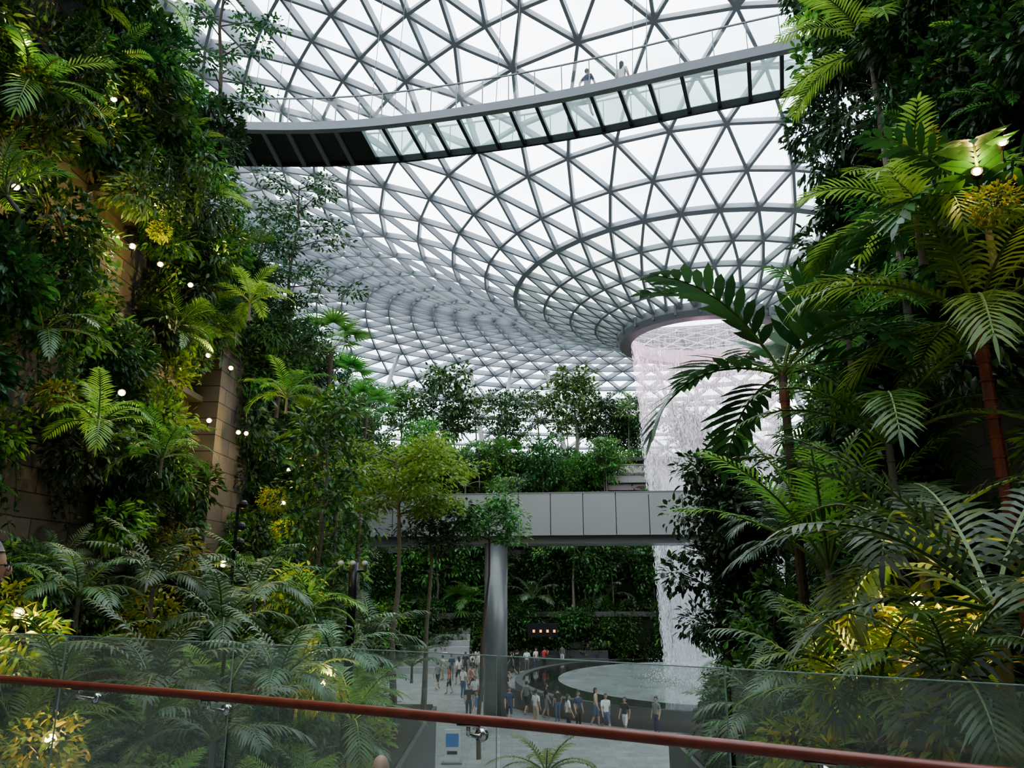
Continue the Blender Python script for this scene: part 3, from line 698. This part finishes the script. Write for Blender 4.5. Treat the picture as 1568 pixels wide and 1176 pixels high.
# ---------------------------------------------------------------- lamps
def lamp(u,v,Y,e=22,col=(1,.70,.22)):
    p=S(u,v,Y); b=B()
    b.tube([(0,0,0),(0,-.02,.02),(0,-.12,.03)],[.045,.055,.06],M_BLACK,12); b.tube([(0,-.121,.03),(0,-.127,.03)],[.038,.038],M_LAMP,12)
    b.tube([(0,.0,0),(0,.1,-.1)],[.012,.012],M_BLACK,6)
    o=b.obj('garden_spotlight'); o.location=p; o.rotation_euler=(0,0,.5 if u<1000 else -.5)
    l=bpy.data.lights.new('spotlight_bulb','POINT'); l.energy=e; l.color=col; l.shadow_soft_size=.012
    lo=bpy.data.objects.new('bulb',l); lo.parent=o; lo.location=(0,-.2,.03); COL.objects.link(lo)
for a in ((60,105,9.5),(245,225,12),(35,415,10.3),(335,448,14),(250,522,12.3),(285,540,12.6),(345,578,14),(410,622,15),(467,552,17),(448,773,16.5),(497,800,17),(450,913,16.5),(513,938,18),(262,855,12),(530,940,18.5),(622,1018,20),(610,1090,18),(480,1222,13),
          (2165,322,7.3,10),(2110,385,7.6,10),(1980,1300,6.6,30),(1850,1420,7.2,16),(40,1330,8,13),(690,1480,10,12),(110,1600,6,5)):
    lamp(*a)
l=bpy.data.lights.new('oculus_pink_fill','POINT'); l.energy=1800; l.color=(1,.42,.58); l.shadow_soft_size=.6  # added pink fill lamp without a fixture, tints the top of the fall
o=bpy.data.objects.new('oculus_pink_fill',l); o.location=OC+Vector((0,0,24.3)); COL.objects.link(o)
def post(u,v,Y,zb):
    p=S(u,v,Y); h=p.z-zb; b=B(); b.tube([(0,0,0),(0,0,h-.5),(0,0,h)],[.09,.08,.08],M_BLACK,12)
    b.tube([(-.22,0,h-.15),(.22,0,h-.15)],[.025,.025],M_BLACK,8)
    for sx in(-.22,0,.22): b.tube([(sx,-.02,h-.15),(sx,-.08,h-.04),(sx,-.12,h-.01)],[.03,.05,.055],M_CONC,10)
    b.tube([(0,0,0),(0,0,.06)],[.2,.2],M_BLACK,12); o=b.obj('lamp_post',smooth=True); o.location=(p.x,p.y,zb)
post(765,1215,14,3.4); 
p=S(515,1090,12); b=B(); b.tube([(0,0,0),(0,0,p.z-3.4)],[.03,.025],M_BLACK,8)
for q_ in(0,.35,.6): b.ell((.1,-.05,p.z-3.4-q_),(.07,.07,.07),M_BLACK,10,6); b.tube([(0,0,p.z-3.4-q_),(.1,-.05,p.z-3.4-q_+.05)],.012,M_BLACK,5)
o=b.obj('camera_pole'); o.location=(p.x,p.y,3.4)
M_BLUE=simple('sign_blue',(.05,.2,.5),.4); M_WHITE=simple('sign_white',(.6,.61,.61),.5)
b=B(); b.box((0,0,.62),(.30,.04,.62),M_WHITE); b.box((0,-.045,.85),(.25,.006,.24),M_BLUE); b.box((0,-.045,.4),(.2,.006,.06),M_BLACK); b.box((0,0,.03),(.4,.2,.03),M_STEELD)
o=b.obj('information_sign'); o.location=(-2.35,31.8,0)

# ---------------------------------------------------------------- people
M_SKIN=simple('skin',(.42,.25,.17),.5); M_HAIR=simple('hair_black',(.015,.012,.01),.5); M_EYE=simple('eye_dark',(.02,.015,.01),.2); M_LIP=simple('lips',(.35,.13,.1),.5)
cloth={n:simple('cloth_'+n,c,.85,noise_s=6,noise_a=.1) for n,c in {'white':(.6,.6,.58),'black':(.02,.02,.022),'navy':(.03,.045,.1),'grey':(.18,.18,.18),'red':(.4,.06,.05),'pink':(.5,.26,.26),'blue':(.1,.2,.4),'beige':(.4,.33,.24),'denim':(.07,.10,.18),'green':(.08,.2,.12)}.items()}
def headparts(b,c,hair='short',yaw=0,hm=M_HAIR):
    Rz=Matrix.Rotation(yaw,3,'Z'); c=Vector(c)
    def f(p):
        if p.z<0: k=1+.30*p.z/.12; p=Vector((p.x*k,p.y*(k+.08) if p.y<0 else p.y*k*.9,p.z))
        return p
    b.ell(c,(.076,.095,.118),M_SKIN,16,12,Rz,f)
    b.ell(c+Rz@Vector((0,-.098,-.015)),(.013,.02,.024),M_SKIN,8,6,Rz)
    for s in(-1,1):
        b.ell(c+Rz@Vector((s*.077,.005,-.01)),(.01,.018,.03),M_SKIN,8,6,Rz); b.ell(c+Rz@Vector((s*.03,-.084,.005)),(.012,.008,.007),M_EYE,8,5,Rz)
    b.ell(c+Rz@Vector((0,-.082,-.055)),(.022,.01,.007),M_LIP,8,5,Rz)
    if hair: 
        def hf(p):
            if p.y<-.02: p=Vector((p.x,p.y,max(p.z,.045)))
            return p
        b.ell(c+Vector((0,0,.012))+Rz@Vector((0,.012,0)),(.086,.102,.122),hm,16,12,Rz,hf,0,math.pi*.62)
        if hair=='long': b.ell(c+Rz@Vector((0,.06,-.1)),(.08,.045,.17),hm,12,8,Rz)
def person_mesh(name,pose,hair='short',short=False,sleeve=True,yaw=0,hm=None):
    J={'pel':(0,0,.93),'spi':(0,0,1.12),'che':(0,0,1.33),'nec':(0,.005,1.47),'hd':(0,0,1.54)}
    Rr={'pel':(.15,.11),'spi':(.125,.095),'che':(.15,.105),'nec':(.05,.05),'hd':(.05,.05)}
    E=[('pel','spi'),('spi','che'),('che','nec'),('nec','hd')]
    for s,n in((-1,'l'),(1,'r')):
        sw=pose.get('walk',0)*s; al=pose.get('arm_'+n,0)
        J['sh'+n]=(s*.175,0,1.395); ea=-sw*.25
        if al: J['el'+n]=(s*.23,-.12,1.17); J['wr'+n]=(s*.12,-.30,1.36); J['ha'+n]=(s*.10,-.34,1.42)
        else: J['el'+n]=(s*.225,-ea*.6+.02,1.13); J['wr'+n]=(s*.225,-ea-.07,.89); J['ha'+n]=(s*.22,-ea-.09,.83)
        J['hi'+n]=(s*.09,0,.88)
        J['kn'+n]=(s*.095,-sw*.2-.02,.49); J['an'+n]=(s*.09,-sw*.36+.03+(.06 if sw<0 else 0),.09+(.04 if sw<0 else 0)); J['to'+n]=(s*.105,-sw*.36-.12,.045)
        Rr.update({'sh'+n:(.065,.065),'el'+n:(.045,.045),'wr'+n:(.028,.03),'ha'+n:(.03,.02),'hi'+n:(.095,.1),'kn'+n:(.06,.062),'an'+n:(.042,.042),'to'+n:(.04,.03)})
        E+=[('che','sh'+n),('sh'+n,'el'+n),('el'+n,'wr'+n),('wr'+n,'ha'+n),('pel','hi'+n),('hi'+n,'kn'+n),('kn'+n,'an'+n),('an'+n,'to'+n)]
    ks=list(J); me=bpy.data.meshes.new('sk'); me.from_pydata([J[k] for k in ks],[(ks.index(a),ks.index(c)) for a,c in E],[])
    o=bpy.data.objects.new('sk',me); COL.objects.link(o)
    o.modifiers.new('Skin','SKIN')
    sv=me.skin_vertices[0].data
    for i,k in enumerate(ks): sv[i].radius=Rr[k]; sv[i].use_root=(k=='pel')
    ss=o.modifiers.new('Sub','SUBSURF'); ss.levels=2; ss.render_levels=2
    dg=bpy.context.evaluated_depsgraph_get(); ev=o.evaluated_get(dg); m2=ev.to_mesh()
    vs=[v.co.copy() for v in m2.vertices]; fs=[tuple(p.vertices) for p in m2.polygons]; ev.to_mesh_clear()
    bpy.data.objects.remove(o)
    mts=dict(top=cloth['white'],bot=cloth['black'],shoe=cloth['grey'],skin=M_SKIN)
    def cls(c):
        best=None;bd=9
        for a,e in E:
            A_=Vector(J[a]);C_=Vector(J[e]); dd=C_-A_; t=max(0,min(1,(c-A_).dot(dd)/dd.length_squared)); di=(c-A_-dd*t).length
            if di<bd: bd=di;best=(a,e,t)
        a,e,t=best
        if e in('hd',): return 'skin'
        if e=='nec': return 'skin' if t>.85 else 'top'
        if e[:2] in('ha',): return 'skin'
        if e[:2]=='wr': return 'skin' if (not sleeve or t>.8) else 'top'
        if e[:2]=='el': return 'top' if (sleeve or t<.7) else 'skin'
        if e[:2]=='to' or (e[:2]=='an' and t>.88): return 'shoe'
        if e[:2]=='an': return 'skin' if short else 'bot'
        if e[:2] in('hi','kn'): return 'bot'
        if a=='pel' and e=='spi': return 'bot' if t<.25 else 'top'
        return 'top'
    b=B()
    for k in('skin','top','bot','shoe'): b.mi(mts[k])
    b.v=[tuple(v) for v in vs]
    for f in fs:
        c=sum((vs[i] for i in f),Vector())/len(f); b.f.append(f); b.m.append(['skin','top','bot','shoe'].index(cls(c)))
    for n,s in(('l',-1),('r',1)):
        h=Vector(J['ha'+n]); wv=(h-Vector(J['wr'+n])).normalized(); sd=Vector((0,1,0)).cross(wv).normalized().cross(wv).normalized()
        b.tube([h-wv*.03,h+wv*.03],[.03,.03],M_SKIN,8)
        for q_,ln in enumerate((.065,.075,.07,.055)):
            o_=h+wv*.03+sd*(.022-.015*q_); b.tube([o_,o_+wv*ln*.5,o_+wv*ln*.85+Vector((-s*.012,0,0))],[.009,.008,.006],M_SKIN,6)
        b.tube([h-wv*.01+sd*.025,h+wv*.02+sd*.05,h+wv*.045+sd*.055],[.01,.009,.007],M_SKIN,6)
    headparts(b,(0,-.01,1.615),hair,yaw,hm or M_HAIR)
    return b.mesh(name,True)
M_HAIRG=simple('hair_grey',(.12,.11,.10),.6,noise_s=60,noise_a=.5)
PM=[person_mesh('body_stand',{}, 'short',False,False),person_mesh('body_walk',{'walk':1},'short',True,False),person_mesh('body_photo',{'arm_l':1,'arm_r':1},'short',False,True),
    person_mesh('body_woman',{'walk':.4},'long',True,False),person_mesh('body_phone',{'arm_r':1,'walk':-.5},'long',False,False),
    person_mesh('body_man',{},'short',False,True,hm=M_HAIRG),person_mesh('body_bald',{},None,False,False)]
def person(x,y,z,rot,k,top,bot,name='visitor',s=1.0):
    me=PM[k]; o=inst(me,name,(x,y,z),(0,0,rot),s)
    for i,m in((1,cloth[top]),(2,cloth[bot])): o.material_slots[i].link='OBJECT'; o.material_slots[i].material=m
    return o
def gp(u,v,z=0):
    b_=(829.5-v)/F; sl=(SP+b_*CP)/(CP-b_*SP); Y=(z-EYE)/sl; return S(u,v,Y)
PL=[(1005,1462,0,'black','black'),(1020,1466,1,'white','denim'),(1037,1462,0,'white','grey'),(1020,1500,3,'red','pink'),(1038,1498,3,'pink','pink'),(1012,1555,0,'black','navy'),(1040,1520,0,'grey','black'),
 (1105,1460,1,'navy','black'),(1118,1456,3,'blue','denim'),(1138,1456,0,'white','grey'),(1150,1460,2,'black','black'),(1176,1450,2,'red','black'),(1190,1452,0,'white','denim'),(1185,1470,1,'black','black'),
 (1168,1540,1,'grey','black'),(1180,1552,3,'black','grey'),(1228,1590,3,'white','black'),(1288,1572,3,'beige','denim'),(1352,1590,3,'black','white'),(1158,1572,0,'white','beige'),(1100,1565,3,'navy','navy'),
 (1340,1436,4,'white','navy'),(1356,1434,0,'red','black'),(1372,1436,1,'blue','black'),(1405,1432,3,'pink','white'),(1270,1438,0,'black','beige'),(960,1450,1,'white','navy'),(985,1446,3,'pink','black'),(1215,1440,0,'grey','white'),(1062,1452,1,'green','grey'),
 (1140,1500,1,'navy','beige'),(990,1480,3,'white','black'),(975,1470,0,'navy','grey'),(1050,1478,0,'black','denim'),(1120,1476,3,'white','black'),(1025,1530,1,'white','black'),(1165,1478,0,'grey','navy'),(1240,1432,1,'white','black'),(1255,1434,3,'red','denim'),(1300,1434,0,'black','black'),(1320,1434,1,'white','grey'),(1390,1434,0,'navy','black'),(1030,1450,3,'beige','white'),(1000,1510,0,'white','denim'),(1205,1560,0,'black','denim'),(1130,1530,3,'pink','white'),(945,1490,1,'grey','black'),(1180,1436,3,'white','beige'),
 (1110,1490,0,'red','denim'),(1250,1580,0,'navy','black'),(1310,1588,1,'white','denim'),(1030,1575,3,'blue','white'),(970,1500,3,'red','black'),(1055,1500,1,'beige','black'),(1145,1436,0,'pink','grey'),(1285,1436,3,'white','navy'),(1420,1592,0,'grey','navy'),(955,1470,0,'white','beige')]
R.seed(9)
for (u,v,k,tp,bt) in PL:
    p=gp(u,v); 
    rr=(p-OC); rr.z=0
    if rr.length<17.0 and rr.length>15.9: p=OC+rr.normalized()*17.1
    elif rr.length<14.6: p=OC+rr.normalized()*15.3
    person(p.x,p.y,0,R.uniform(0,6.28),k,tp,bt,s=R.uniform(.96,1.06))
for (u,k,tp,bt) in((1265,1,'navy','denim'),(1335,3,'white','grey')):
    x=S(u,235,25).x*.98; person(x,fe(x)-1.3,ZD+.13,2.4,k,tp,bt,s=1)
o=person(-2.115,3.0,5.4,math.pi*.75,5,'navy','denim','man_with_glasses',1.02)
b=B()
for s_ in(-1,1):
    pts=[Vector((s_*.032+.024*math.cos(t),-.108,1.615+.018*math.sin(t))) for t in [i*math.pi/6 for i in range(13)]]; b.tube(pts,.002,M_BLACK,5,False)
    b.tube([(s_*.056,-.106,1.62),(s_*.082,.0,1.62)],.0022,M_BLACK,5)
b.obj('eyeglasses',o)
b=B(); b.box((-1.1,7.2,3.95),(.9,1.0,.05),M_CONC); b.box((-1.1,7.2,1.95),(.35,.35,1.95),M_CONCD); b.obj('walkway_landing')
p=S(822,1640,6.6); person(p.x,6.6,4.0,math.pi,6,'white','navy','bald_man',(p.z-4.0+.03)/1.735)
print('OBJECTS',len(bpy.data.objects))
